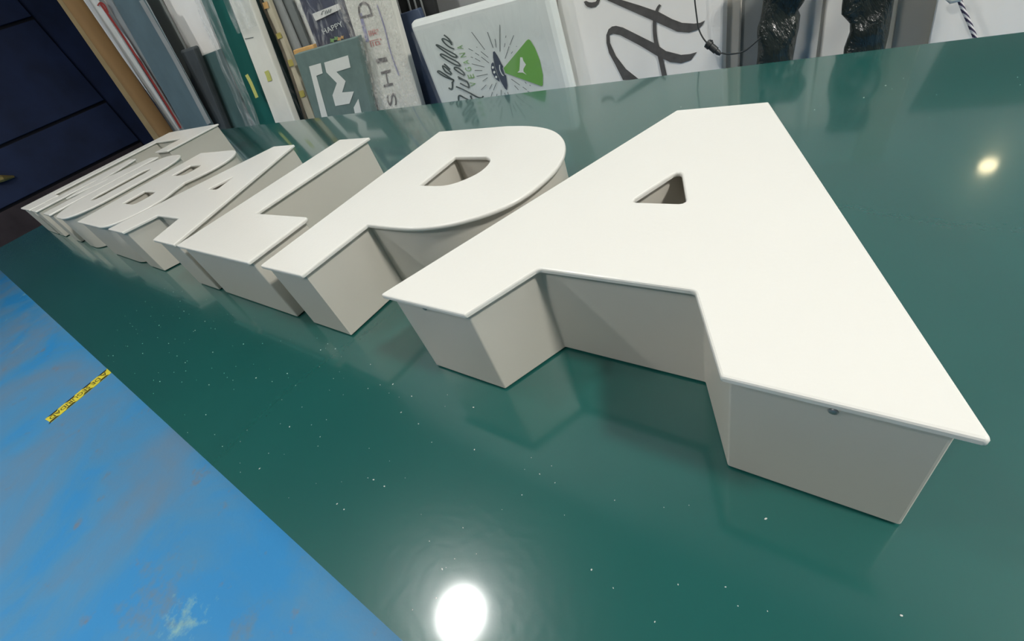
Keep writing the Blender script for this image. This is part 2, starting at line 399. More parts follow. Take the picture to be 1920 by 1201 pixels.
def inset(p, d):
    """parallel polygon; positive d moves every edge to its left"""
    out = []; N = len(p)
    for i in range(N):
        a, b, c2 = Vector(p[i-1]), Vector(p[i]), Vector(p[(i+1) % N])
        e1 = (b-a); e2 = (c2-b)
        if e1.length < 1e-7 or e2.length < 1e-7: out.append(tuple(b)); continue
        e1.normalize(); e2.normalize()
        n1 = Vector((-e1.y, e1.x)); n2 = Vector((-e2.y, e2.x)); mm = (n1+n2)
        if mm.length < 1e-6: out.append(tuple(b+n1*d)); continue
        mm.normalize(); k = d/max(0.35, mm.dot(n1)); out.append(tuple(b+mm*k))
    return out
def solid(loops, layers, name='mesh'):
    """loops: outer CCW + holes CW (2-D, units); layers: (inset, z) from bottom to top"""
    bm = bmesh.new(); rings = []
    for lp in loops:
        rr = []
        for (d, z) in layers:
            q = inset(lp, d) if d else lp
            rr.append([bm.verts.new(W((x, y, z))) for x, y in q])
        n = len(lp)
        for i in range(len(rr)-1):
            for j in range(n):
                bm.faces.new((rr[i][j], rr[i][(j+1) % n], rr[i+1][(j+1) % n], rr[i+1][j]))
        rings.append(rr)
    for lay in (0, -1):
        edges = []
        for rr in rings:
            vv = rr[lay]
            for j in range(len(vv)):
                e = bm.edges.get((vv[j], vv[(j+1) % len(vv)])); edges.append(e)
        bmesh.ops.triangle_fill(bm, use_beauty=True, use_dissolve=False, edges=edges)
    return bm_mesh(bm, name)
OV = 0.015      # overhang of the acrylic face over the return
FT = 0.014      # thickness of the face
def letter(name, label, cat, loops, screws=(), group='white sign letters on the green panel', rf=0.005):
    P = []
    for i, lp in enumerate(loops):
        if (area([q[:2] for q in lp]) > 0) != (i == 0): lp = lp[::-1]
        P.append(lp)
    xs = [q[0] for q in P[0]]; ys = [q[1] for q in P[0]]
    o = thing(name, W(((min(xs)+max(xs))/2, (min(ys)+max(ys))/2, -D)), label, cat, group)
    F = [roundpoly(lp, rf, 3) for lp in P]
    b = 0.0045
    link('face', solid(F, [(0.002, -FT), (0.0, -FT+0.002), (0.0, -b), (b*0.3, -b*0.3), (b, 0.0)]), M['face'], o, smooth=50, flatcaps=True)
    Cn = [roundpoly([tuple(q) for q in inset([z[:2] for z in lp], OV)], 0.005, 3) if len(lp) < 30 else inset([z[:2] for z in lp], OV) for lp in P]
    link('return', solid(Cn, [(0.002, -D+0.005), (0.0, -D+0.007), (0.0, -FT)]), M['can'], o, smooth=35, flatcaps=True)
    link('back_plate', solid([inset(lp, 0.016) for lp in Cn], [(0.0, -D), (0.0, -D+0.005)]), M['back'], o)
    for px_ in screws:
        sp_ = lean(px_, OV-0.002, 0.0); x, z = sp_.x, sp_.z
        bm = bmesh.new(); bmesh.ops.create_uvsphere(bm, u_segments=12, v_segments=6, radius=0.0065*S)
        me = bm_mesh(bm); me.transform(Matrix.Translation(W((x, OV-0.002, z))) @ Matrix.Diagonal((1, 0.45, 1, 1)))
        link('screw', me, M['screw'], o, smooth=60)
    return o
def arc(cx, cy, rx, ry, a0, a1, n=20, p=2.0):
    out = []
    for i in range(n+1):
        a = math.radians(a0+(a1-a0)*i/n); ca, sa = math.cos(a), math.sin(a)
        out.append((cx+rx*math.copysign(abs(ca)**(2/p), ca), cy+ry*math.copysign(abs(sa)**(2/p), sa)))
    return out
def letter_A(c, label, screws=()):
    o = [(c-.562,0),(c-.262,0),(c-.175,.182,.014),(c+.175,.182,.014),(c+.269,0),(c+.562,0),(c+.128,1),(c-.131,1)]
    i = [(c-.070,.467,.012),(c+.070,.467,.012),(c+.003,.630,.012)]
    return letter('sign_letter', label, 'sign letter', [o, i], screws)
letter('sign_bracket', 'white bracket shaped sign piece with a hooked top arm at the far left end', 'sign piece',
    [[(-6.13,0),(-5.60,0),(-5.60,.28),(-5.85,.28),(-5.85,1.42),(-5.02,1.42),(-5.02,1.12),(-4.66,1.12),(-4.66,1.71),(-6.13,1.71)]])
letter('sign_letter', 'white sign letter M standing inside the bracket piece', 'sign letter',
    [[(-5.51,0),(-5.24,0),(-5.24,.60),(-5.045,.23),(-4.85,.60),(-4.85,0),(-4.58,0),(-4.58,1),(-4.80,1),(-5.045,.57),(-5.29,1),(-5.51,1)]])
letter('sign_letter', 'white sign letter O between the M and the B', 'sign letter',
    [roundpoly([(-4.51,-.005,.30),(-3.765,-.005,.30),(-3.765,1.005,.30),(-4.51,1.005,.30)], .3, 12),
     roundpoly([(-4.235,.25,.12),(-4.04,.25,.12),(-4.04,.76,.12),(-4.235,.76,.12)], .1, 8)])
Bo = [(-3.52,0)] + arc(-2.93,.265,.28,.265,-90,40,16) + [(-2.772,.537)] + arc(-2.93,.76,.255,.24,-30,90,16) + [(-3.52,1)]
letter('sign_letter', 'white sign letter B between the O and an A', 'sign letter',
    [Bo, roundpoly([(-3.26,.255),(-2.97,.255,.06),(-2.97,.415,.06),(-3.26,.415)], .01, 5), roundpoly([(-3.26,.635),(-3.0,.635,.055),(-3.0,.785,.055),(-3.26,.785)], .01, 5)])
letter_A(-2.146, 'white sign letter A between the B and the L')
letter('sign_letter', 'white sign letter L between the smaller looking A and the P', 'sign letter',
    [[(-1.548,0),(-.829,0),(-.831,.292,.02),(-1.268,.284),(-1.243,1.005),(-1.528,1.012)]])
Po = [(-.733,0),(-.457,0),(-.440,.280)] + smoothline([(-.34,.279),(-.24,.282),(-.15,.296),(-.05,.335),(.045,.405),(.097,.49),(.117,.60),(.112,.68),(.088,.755),(.045,.830),(-.02,.897),(-.10,.946),(-.20,.979),(-.31,.995)], 4) + [(-.712,1.0)]
Pi = smoothline([(-.412,.536),(-.33,.534),(-.268,.542),(-.222,.573),(-.189,.622),(-.186,.672),(-.202,.712),(-.242,.738)], 4) + [(-.405,.745)]
letter('sign_letter', 'white sign letter P between the L and the nearest A', 'sign letter', [Po, Pi])
letter_A(.4996, 'large white sign letter A nearest the camera at the right end', [(1562, 771), (796, 578)])

# dust flecks on the green lacquer
bm = bmesh.new()
for i in range(260):
    x = random.uniform(-2.2, 1.4); y = random.uniform(1.06, 1.9) if random.random() < 0.15 else random.uniform(-0.53, -0.03)
    r = random.choice((0.0006, 0.0008, 0.0010, 0.0016))
    mm = Matrix.Translation(W((x, y, -D+r*0.52))) @ Matrix.Rotation(random.random()*6, 4, 'Z') @ Matrix.Diagonal((r*S*random.uniform(1, 2), r*S, r*S*0.6, 1))
    bmesh.ops.create_icosphere(bm, subdivisions=1, radius=1, matrix=mm)
tag(link('dust', bm_mesh(bm), M['palegrey'], None, W((0, 0, -D))), 'fine white dust flecks scattered over the glossy green panel', 'dust', kind='stuff')

# ---------------------------------------------------------------- safety tape on the floor
q = [flat(p, ZF) for p in ((205, 690), (83, 787))]
wv_ = [flat(p, ZF) for p in ((209, 697), (98, 791))]
o_ = (q[0]+wv_[0])/2; e_ = (q[1]+wv_[1])/2
ax = (e_-o_).normalized(); L_ = (e_-o_).length; o_ = o_-ax*0.10; L_ += 0.10
sd = Vector((-ax.y, ax.x, 0)); Wd = 0.118
def tp(u, v, h=0.0): p = o_+ax*(u*L_)+sd*(v*Wd); return W((p.x, p.y, ZF+h))
tape = thing('floor_tape', tp(0.5, 0, 0), 'yellow and black safety tape strip stuck on the blue floor', 'tape')
link('strip', hexa([tp(0,-1,0.001),tp(1,-1,0.001),tp(1,1,0.001),tp(0,1,0.001),tp(0,-1,0.006),tp(1,-1,0.006),tp(1,1,0.006),tp(0,1,0.006)]), M['yellow'], tape)
for s in (-1, 1):
    for k in range(4):
        u0 = 0.10+0.24*k+(0.06 if s > 0 else 0.0); h = 0.0075
        link('black_wedge', mesh_from([tp(u0, s, h), tp(u0+0.15, s, h), tp(u0+0.11, s*0.62, h), tp(u0+0.03, s*0.62, h)], [(0, 1, 2, 3)]), M['black'], tape)
def text_mesh(body):
    cu = bpy.data.curves.new('text', 'FONT'); cu.body = body; cu.resolution_u = 3
    ob = bpy.data.objects.new('text', cu); col.objects.link(ob)
    dg = bpy.context.evaluated_depsgraph_get(); me = bpy.data.meshes.new_from_object(ob.evaluated_get(dg))
    bpy.data.objects.remove(ob); bpy.data.curves.remove(cu); return me
def fit_text(body, fn):
    """fn(u, v): unit square of the text's bounding box -> world"""
    me = text_mesh(body)
    xs = [v.co.x for v in me.vertices]; ys = [v.co.y for v in me.vertices]
    if not xs: return me
    x0, x1, y0, y1 = min(xs), max(xs), min(ys), max(ys)
    for v in me.vertices: v.co = fn((v.co.x-x0)/(x1-x0), (v.co.y-y0)/max(1e-6, y1-y0))
    return me
link('lettering', fit_text('A DE SEGURIDAD', lambda u, v: tp(0.15+0.82*u, (v-0.5)*0.95, 0.0085)), M['black'], tape)

# ---------------------------------------------------------------- goods leaning on the back wall
def on(px, yb, k, e=0.0): return lean(px, yb-e, k)
def edge(pt, pb, yb, k, ztop, zbot):
    a, b = lean(pt, yb, k), lean(pb, yb, k); s = (a.x-b.x)/(a.z-b.z)
    s = max(-0.2, min(0.2, s))
    f = lambda z, ref: Vector((ref.x+s*(z-ref.z), yb+k*(z+D), z))
    top = a if ztop is None else f(ztop, a)
    return top, f(zbot, b)
def slab(name, label, cat, Lp, Rp, mt, yb=2.7, k=0.2, ztop=1.3, zbot=None, th=0.06, bevel=0.006, group=None, mesh_name='board', toppx=None):
    """a board leaning on the wall. Lp, Rp = (upper pixel, lower pixel) of its left and right edges"""
    zbot = ZF if zbot is None else zbot
    lt, lb = edge(*Lp, yb, k, ztop, zbot); rt, rb = edge(*Rp, yb, k, ztop, zbot)
    if ztop is None and toppx: lt, rt = lean(toppx[0], yb, k), lean(toppx[1], yb, k)
    base = W(((lb.x+rb.x)/2, lb.y, zbot))
    o = thing(name, base, label, cat, group)
    n = Vector((0, th, 0)); cs = [lb, rb, rb+n, lb+n, lt, rt, rt+n, lt+n]
    link(mesh_name, hexa([W(p) for p in cs], bevel*S), mt, o)
    o['_p'] = 0; del o['_p']
    return o
def poly(px, yb, k, e, mt, parent, name):
    pts = [W(on(p, yb, k, e)) for p in px]
    bm = bmesh.new(); vs_ = [bm.verts.new(p) for p in pts]; f = bm.faces.new(vs_); bmesh.ops.triangulate(bm, faces=[f])
    me = bpy.data.meshes.new('mesh'); bm.to_mesh(me); bm.free()
    return link(name, me, mt, parent)
def ribbon_mesh(px, w, yb, k, e):
    pts = smoothline(px, 5) if len(px) > 2 else list(px)
    n = len(pts); v, f = [], []
    for i, p in enumerate(pts):
        a = pts[max(0, i-1)]; b = pts[min(n-1, i+1)]; dx, dy = b[0]-a[0], b[1]-a[1]; l = math.hypot(dx, dy) or 1
        ww = w if not isinstance(w, (list, tuple)) else w[0]+(w[-1]-w[0])*i/(n-1)
        nx, ny = -dy/l*ww/2, dx/l*ww/2
        v += [W(on((p[0]+nx, p[1]+ny), yb, k, e)), W(on((p[0]-nx, p[1]-ny), yb, k, e))]
        if i: f.append((2*i-2, 2*i-1, 2*i+1, 2*i))
    return v, f
def ribbon(px, w, yb, k, e, mt, parent, name):
    v, f = ribbon_mesh(px, w, yb, k, e); me = bpy.data.meshes.new('mesh'); me.from_pydata([tuple(x) for x in v], [], f)
    return link(name, me, mt, parent)
def ribbons(lines, w, yb, k, e, mt, parent, name):
    V, F = [], []
    for j, px in enumerate(lines):
        v, f = ribbon_mesh(px, w, yb, k, e+0.0002*j); n = len(V); V += v; F += [tuple(i+n for i in q) for q in f]
    me = bpy.data.meshes.new('mesh'); me.from_pydata([tuple(x) for x in V], [], F)
    return link(name, me, mt, parent)
def ptext(body, p00, p10, p01, yb, k, e, mt, parent, name='lettering'):
    """p00 bottom-left, p10 bottom-right, p01 top-left pixel of the text"""
    a, b, c_ = on(p00, yb, k, e), on(p10, yb, k, e), on(p01, yb, k, e)
    return link(name, fit_text(body, lambda u, v: W(a+(b-a)*u+(c_-a)*v)), mt, parent)
def wrap(Lp, Rp, yb, k, ztop, zbot, mt, parent, name='plastic_wrap', e=0.03, amp=0.02, nx=10, nz=24, toppx=None):
    lt, lb = edge(*Lp, yb, k, ztop, zbot); rt, rb = edge(*Rp, yb, k, ztop, zbot)
    if toppx: lt, rt = lean(toppx[0], yb, k), lean(toppx[1], yb, k)
    v, f = [], []
    for j in range(nz+1):
        for i in range(nx+1):
            a = lb.lerp(lt, j/nz); b = rb.lerp(rt, j/nz); p = a.lerp(b, i/nx)
            d = noise.noise(Vector((p.x*7, p.z*3, yb)))*amp
            v.append(W((p.x, p.y-e-amp+d, p.z)))
    for j in range(nz):
        for i in range(nx):
            a = j*(nx+1)+i; f.append((a, a+1, a+nx+2, a+nx+1))
    return link(name, mesh_from(v, f), mt, parent, smooth=60)
ZT = -D-0.75        # bottoms of print and film below the table edge

# far left: tan board, brown tube, white sheet, red-edged sheet
slab('tan_board', 'thin tan board edge leaning at the far left beside the brown tube', 'board', ((106.5,0),(284,255.5)), ((124,0),(301,252)), M['tanedge'], 2.96, 0.1, 2.6, th=0.05)
a0, b0 = lean((136, 0), 2.78, 0.1), lean((308, 247), 2.78, 0.1)
dirv = (a0-b0)/(a0.z-b0.z)
tpb, tpt = b0+dirv*(ZF+0.02-b0.z), b0+dirv*(2.6-b0.z)
o = thing('cardboard_tube', W(tpb), 'long brown tube leaning in the corner at the far left', 'tube')
link('tube_wall', tube([W(tpb), W(tpt)], 0.135*S, 24), M['cardboard'], o, smooth=40)
link('end_cap', tube([W(tpt), W(tpt+dirv*0.02)], 0.12*S, 24), M['offwhite'], o, smooth=40)
slab('foam_sheet', 'thin white sheet standing right beside the brown tube', 'sheet', ((153,0),(321,236)), ((166,0),(331,234)), M['white'], 3.045, 0.1, 2.5, th=0.03)
o = slab('sign_sheet', 'pale grey sheet with a red right edge behind the bracket piece', 'sheet', ((166,0),(322,242)), ((186,7),(335,242)), M['palegrey'], 2.955, 0.1, 2.2, th=0.03)
ribbon([(187,5),(232,70),(290,160),(339,240)], 4.0, 2.955, 0.1, 0.012, M['red'], o, 'red_edge')
ribbon([(183,11),(188,5),(196,10),(203,24)], 3.0, 2.955, 0.1, 0.014, M['red'], o, 'red_hook')
slab('grey_strip', 'thin pale grey strip between the red-edged sheet and the slate panel', 'strip', ((196,0),(338,238)), ((209,0),(346,236)), M['grey'], 3.0, 0.1, 2.2, th=0.03)
o = slab('slate_board', 'wide plain slate grey panel leaning left of the charcoal box', 'panel', ((211,0),(344,240)), ((262,0),(394,236)), M['slate'], 2.70, 0.2, 1.9, th=0.07)
ribbon([(264,0),(290,45),(330,115),(392,232)], 8, 2.70, 0.2, 0.010, M['grey'], o, 'pale_edge')  # paler strip along the right edge
slab('grey_board', 'mid grey board standing behind the slate panel', 'board', ((274,0),(402,236)), ((299,0),(420,232)), M['midgrey'], 2.985, 0.2, 1.7, th=0.04)
o = slab('charcoal_box', 'low charcoal box with a rounded top beside the slate panel', 'box', ((338,95),(400,234)), ((362,88),(418,232)), M['charcoal'], 2.80, 0.2, None, th=0.10, bevel=0.03, toppx=((336,96),(361,88)))
slab('white_board', 'plain white panel behind the dark teal board', 'panel', ((299,0),(360,130)), ((374,0),(420,110)), M['white'], 3.04, 0.2, 1.35, th=0.04)
slab('teal_board', 'dark teal board whose straight top edge crosses the white panel', 'board', ((372,107),(404,240)), ((412,92),(470,232)), M['darkteal'], 2.93, 0.2, None, th=0.04, toppx=((360,112),(414,91)))
o = slab('wrapped_board', 'teal panel wrapped in clear film left of the white post', 'panel', ((377,0),(440,150)), ((428,0),(518,235)), M['teal'], 2.82, 0.2, 1.5, th=0.05)
wrap(((372,0),(424,130)), ((404,0),(478,190)), 2.79, 0.2, 1.4, ZT, M['film'], o)
ribbon([(462,140),(470,155),(482,183)], 6, 2.74, 0.2, 0.03, M['sticker'], o, 'yellow_sticker')
o = slab('white_post', 'tall white foam post with film around its upper part', 'post', ((428,0),(517,235)), ((467,0),(554,231)), M['offwhite'], 2.70, 0.2, 1.4, th=0.09, bevel=0.02)
wrap(((424,0),(446,52)), ((474,0),(492,55)), 2.69, 0.2, 1.3, lean((450,62),2.69,0.2).z, M['film'], o, e=0.02)
ribbon([(459,73),(475,70)], 1.2, 2.70, 0.2, 0.006, M['ink'], o, 'crease')
ribbon([(499,133),(503,142),(506,152)], 8, 2.70, 0.2, 0.006, M['sticker'], o, 'label')
o = slab('dark_green_board', 'dark green panel with torn film between the white post and the pale batten', 'panel', ((468,0),(555,231)), ((492,0),(580,226)), M['darkteal'], 2.91, 0.2, 1.4, th=0.04)
wrap(((470,0),(540,170)), ((484,0),(556,168)), 2.90, 0.2, 1.3, ZT, M['filmthin'], o)
o = slab('timber_batten', 'pale timber batten with yellow tape bands left of the black and white emblem panel', 'batten', ((493,0),(579,227)), ((503,0),(591,222)), M['stick'], 2.83, 0.2, 1.3, th=0.05)
ribbon([(488,0),(530,95),(575,227)], 5, 2.83, 0.2, 0.004, M['stickdark'], o, 'dark_edge')
for (p, q2) in (((496,4),(500,16)), ((521,62),(525,72)), ((543,112),(547,124)), ((564,170),(568,182))):
    ribbon([p, q2], 9, 2.83, 0.2, 0.008, M['oldtape'] if p[1] > 30 else M['orange'], o, 'tape_band')
slab('grey_board', 'grey panel pair left edge behind the orange block', 'panel', ((504,0),(600,222)), ((524,0),(618,220)), M['grey'], 2.90, 0.2, 1.3, th=0.03)
slab('grey_board', 'grey panel beside the cream strip behind the emblem panel', 'panel', ((527,0),(620,222)), ((546,0),(636,220)), M['midgrey'], 2.945, 0.2, 1.3, th=0.03)
slab('cream_strip', 'narrow cream strip left of the dark film wrapped poster', 'strip', ((546,0),(625,200)), ((560,0),(640,200)), M['offwhite'], 2.99, 0.2, 1.3, th=0.03)
# poster with a white label and writing
o = slab('wrapped_poster', 'dark poster in shiny film with a white label above the emblem panel', 'poster', ((561,0),(594,86)), ((645,0),(668,70)), M['poster'], 2.84, 0.2, 0.9, th=0.04)
poly(cv(350,0,4.803,[(1130,125),(1370,30),(1388,82),(1160,190)]), 2.84, 0.2, 0.012, M['white'], o, 'paper_label')
ribbons([cv(350,0,4.803,l) for l in ([(1212,132),(1222,105),(1240,98)],[(1245,128),(1258,92)],[(1265,122),(1280,84)],[(1287,115),(1300,80)])], 1.2, 2.84, 0.2, 0.018, M['ink'], o, 'label_writing')
ptext('HAPPY', *cv(350,0,4.803,[(1235,310),(1415,235),(1212,268)]), 2.84, 0.2, 0.012, M['printwhite'], o)
for i, (x, y, r) in enumerate(((1310,365,18),(1345,345,16),(1375,350,16),(1400,335,14))):
    poly(cv(350,0,4.803,[(x+r*math.cos(a*0.785)*(1.5 if a % 2 else 0.8), y+r*math.sin(a*0.785)*(1.5 if a % 2 else 0.8)) for a in range(8)]), 2.84, 0.2, 0.012+0.001*i, M['paleink'] if i < 2 else M['orange'], o, 'flower_print')
wrap(((558,0),(598,100)), ((647,0),(672,80)), 2.82, 0.2, 0.85, lean((620,95),2.8,0.2).z, M['filmthin'], o, e=0.02, nx=16, nz=16)
slab('wood_block', 'small orange wood block resting on the emblem panel corner', 'block', ((549,95),(552,104)), ((586,84),(590,95)), M['orange'], 2.762, 0.2, None, zbot=lean((568,99),2.762,0.2).z-0.02, th=0.05, toppx=((549,95),(586,84)))
# emblem panel
o = slab('emblem_sign', 'green grey panel with a white zigzag emblem and corner bar', 'panel', ((551,103),(590,218)), ((667,70),(697,211)), M['mpanel'], 2.66, 0.2, None, th=0.08, toppx=((551,103),(667,70)))
K = lambda pts: cv(540,0,5.46,pts)
poly(K([(215,680),(335,645),(355,750),(290,775),(412,1215),(350,1225)]), 2.66, 0.2, 0.004, M['printwhite'], o, 'corner_bar')
poly(K([(370,640),(615,565),(640,690),(495,735),(590,830),(555,945),(675,935),(630,1060),(485,1085),(455,975),(500,850),(392,740)]), 2.66, 0.2, 0.004, M['printwhite'], o, 'zigzag_emblem')
poly(K([(720,1010),(672,1100),(695,1210),(765,1200)]), 2.66, 0.2, 0.004, M['printwhite'], o, 'corner_wedge')
# bubble wrapped board with letters
o = slab('bubble_wrapped_sign', 'long white sign board in bubble wrap with red characters beside the emblem panel', 'sign', ((645,0),(711,209)), ((734,0),(791,200)), M['offwhite'], 2.77, 0.2, 1.2, th=0.06)
K = lambda pts: cv(560,0,6.004,pts)
kb = (2.77, 0.2, 0.004)
ptext('D', *K([(835,180),(790,0),(690,215)]), *kb, M['greyprint'], o)
ptext('\u5bff', *K([(912,385),(890,310),(790,420)]), *kb, M['redprint'], o)
ptext('\u53f8', *K([(945,500),(925,430),(815,530)]), *kb, M['redprint'], o)
ribbon(K([(690,150),(730,290),(775,470)]), 6, *kb, M['blueprint'], o, 'blue_stripe')
ptext('I', *K([(1000,690),(985,640),(880,715)]), *kb, M['greyprint'], o)
ptext('H', *K([(1065,960),(1030,780),(960,985)]), *kb, M['greyprint'], o)
ptext('S', *K([(1110,1180),(1085,1040),(1010,1200)]), *kb, M['greyprint'], o)
ribbon(K([(880,50),(960,290),(1040,600),(1130,850)]), 2.2, *kb, M['blueprint'], o, 'small_print')
wrap(((642,0),(709,209)), ((738,0),(795,200)), 2.76, 0.2, 1.15, ZT, M['bubble'], o, e=0.02, amp=0.03, nx=18, nz=40)
slab('black_board', 'glossy black panels with pale edges behind the bubble wrapped sign', 'panel', ((730,0),(770,120)), ((812,0),(840,120)), M['black'], 3.0, 0.2, 1.2, th=0.05)
for i, x in enumerate((742, 763, 775, 787)):
    slab('pale_sheet', '%s of the four thin pale sheet edges against the black board' % ('leftmost', 'second from left', 'third from left', 'rightmost')[i], 'sheet', ((x,0),(x+22,80)), ((x+2.2,0),(x+24.2,80)), M['grey'], 2.985, 0.2, 1.1, th=0.01, bevel=0.0, group='pale sheet edges over the black board')
slab('navy_board', 'dark navy board between the bubble wrapped sign and the saucer sign', 'board', ((752,60),(790,205)), ((800,60),(860,190)), M['navyboard'], 2.91, 0.2, 0.28, th=0.05)

# sign wrapped in foam film: script lettering, saucer and green beam
yb = 2.64; k = 0.2
o = slab('saucer_sign', 'grey white wrapped sign board with script lettering, dark saucer and green beam', 'sign', ((766,48),(829,195)), ((960,-2),(1052,165)), M['wrapwhite'], yb, k, None, th=0.11, bevel=0.04, toppx=((765,43),(1024,-28)))
K = lambda pts: cv(800,60,7.385,pts)
la = [[(352,700),(372,668),(330,650),(255,620),(180,575),(150,548),(175,540),(240,580),(330,640),(378,668)], [(352,690),(358,750),(350,785),(325,788),(305,770)],
      [(325,520),(280,475),(240,440)], [(340,590),(270,555),(232,505),(222,468),(262,490),(320,545),(345,580)],
      [(785,885),(760,910),(700,900),(590,840),(480,785),(405,755)], [(600,950),(530,915),(465,880),(440,895),(445,965)], [(605,880),(632,945)],
      [(590,770),(530,745),(462,708)], [(590,768),(560,690),(500,655),(430,618)], [(555,690),(500,665),(440,640)],
      [(520,600),(450,560),(385,510),(395,488),(440,500),(510,560),(525,600)], [(468,470),(400,455),(300,400),(212,340),(190,310),(225,310),(320,360),(430,420),(468,468)],
      [(422,345),(360,340),(250,270),(160,205),(132,178),(175,190),(280,250),(390,310),(425,347)], [(382,238),(310,205),(240,145),(213,98),(250,98),(320,140),(348,180)], [(345,155),(300,90),(238,40)]]
ribbons([K(l) for l in la], 2.7, yb, k, 0.004, M['ink'], o, 'script_lettering')
for i, (ch, x, y) in enumerate((('V',650,718),('E',622,612),('G',585,515),('A',552,418),('N',508,318),('A',470,212))):
    ptext(ch, *K([(x+42,y+22),(x+22,y-34),(x-40,y+34)]), yb, k, 0.004, M['paleink'], o)
poly(K([(918,275),(940,266),(985,340),(1035,440),(1060,480),(1050,500),(1080,590),(1100,600),(1117,740),(1110,803),(1085,785),(1030,690),(985,590),(945,470),(920,350)]), yb, k, 0.0055, M['saucer'], o, 'saucer')
poly(K([(915,418),(895,440),(890,500),(908,575),(950,645),(1005,688),(1000,650),(965,570),(938,490),(928,430)]), yb, k, 0.0055, M['saucer'], o, 'saucer_dome')
for (x, y) in ((916,490),(936,556),(962,622)):
    poly(K([(x+15*math.cos(a*0.6283), y+19*math.sin(a*0.6283)) for a in range(10)]), yb, k, 0.007, M['printwhite'], o, 'porthole')
ribbon(K([(1010,455),(1014,520),(1040,580),(1065,606)]), 1.8, yb, k, 0.008, M['printwhite'], o, 'saucer_highlight')
poly(K([(1065,500),(1385,115),(1410,100),(1432,112),(1500,220),(1570,400),(1610,600),(1608,735),(1590,748),(1090,568)]), yb, k, 0.004, M['lime'], o, 'green_beam')
poly(K([(1295,350),(1325,350),(1340,400),(1375,450),(1340,510),(1340,545),(1385,592),(1330,562),(1255,560),(1283,535),(1290,450)]), yb, k, 0.006, M['printwhite'], o, 'bird_cutout')
rays = [[(620,0),(805,245)],[(840,0),(920,220)],[(1012,-100),(1015,270)],[(1205,45),(1150,180)],[(1140,200),(1085,370)],[(1100,50),(1092,80)],[(1085,155),(1075,210)],[(945,95),(962,215)],
        [(625,440),(800,485)],[(665,530),(770,533)],[(690,612),(845,582)],[(580,230),(640,260)],[(672,290),(725,322)],[(750,270),(850,350)],[(610,345),(640,355)],[(670,365),(740,405)],[(755,345),(865,430)],
        [(845,630),(775,680)],[(825,730),(755,800)],[(905,720),(870,790)],[(965,700),(925,805)],[(910,830),(890,900)],[(975,855),(965,900)],[(1030,800),(1030,885)],[(1080,840),(1088,880)],[(1120,830),(1135,875)],
        [(1170,650),(1290,735)],[(1215,740),(1270,800)],[(1330,760),(1385,800)],[(1395,820),(1430,835)],[(1190,270),(1170,300)],[(690,205),(700,215)],[(1240,195),(1246,205)],[(1425,730),(1440,745)],[(1360,690),(1380,715)]]
ribbons([K(l) for l in rays], 1.0, yb, k, 0.004, M['ink'], o, 'ray_lines')
wrap(((772,60),(829,195)), ((1000,0),(1052,165)), yb, k, 0.1, ZT, M['filmsoft'], o, e=0.022, amp=0.02, nx=20, nz=20, toppx=((775,58),(1010,-8)))
slab('beige_board', 'beige film covered panel between the saucer sign and the white script board', 'panel', ((1000,0),(1030,170)), ((1046,0),(1062,165)), M['beige'], 2.93, 0.2, 0.9, th=0.04)

# white board with big grey script
yb = 2.78
o = slab('script_board', 'large white foam board with big grey script strokes', 'board', ((1042,0),(1057,165)), ((1357,0),(1354,120)), M['white'], yb, k, 1.0, th=0.10, bevel=0.015)
K = lambda pts: cv(1080,0,5.333,pts)
poly(K([(200,-60),(300,-50),(460,0),(640,55),(830,120),(960,190),(1060,228),(1180,236),(1240,228),(1290,205),(1265,250),(1220,295),(1130,325),(1010,315),(900,265),(780,210),(330,10)]), yb, k, 0.004, M['script'], o, 'upper_stroke')
poly(K([(640,800),(470,800),(390,640),(330,530),(305,430),(303,350),(325,292),(360,265),(400,258),(470,275),(620,350),(780,430),(900,510),(1050,548),(1140,540),(1210,520),(1150,600),(1050,632),(940,620),(830,570),(640,455),(440,350),(370,335),(335,350),(340,430),(400,560),(500,690)]), yb, k, 0.004, M['script'], o, 'lower_stroke')
ribbon(K([(842,48),(815,90),(790,180),(785,280),(800,420),(840,560),(885,760)]), (4.5, 9.5), yb, k, 0.0055, M['script'], o, 'cross_stroke')
poly(K([(78,18),(92,48),(115,68),(150,78),(195,68),(225,40),(245,-10),(215,-10),(195,18),(160,24),(130,22),(100,8)]), yb, k, 0.004, M['script'], o, 'hook_stroke')
slab('beige_edge_board', 'narrow beige board at the right edge of the script board', 'board', ((1358,0),(1355,122)), ((1388,0),(1384,118)), M['beige'], 2.92, 0.2, 1.0, th=0.05)
slab('grey_divider', 'grey divider board between the script board and the first black bag', 'board', ((1390,0),(1385,118)), ((1432,0),(1425,115)), M['grey'], 3.0, 0.2, 1.0, th=0.04)
slab('white_sheet', 'white sheet showing between the two black bags', 'sheet', ((1480,0),(1478,112)), ((1546,0),(1534,104)), M['white'], 2.96, 0.2, 0.45, th=0.04)
slab('grey_rod', 'thin taupe strip standing between two white sheets', 'strip', ((1543,0),(1530,104)), ((1549,0),(1537,103)), M['taupe'], 2.92, 0.2, 0.5, th=0.02)
slab('white_sheet', 'white sheet right of the thin taupe strip', 'sheet', ((1548,0),(1536,104)), ((1600,0),(1590,98)), M['white'], 2.96, 0.2, 0.45, th=0.04)

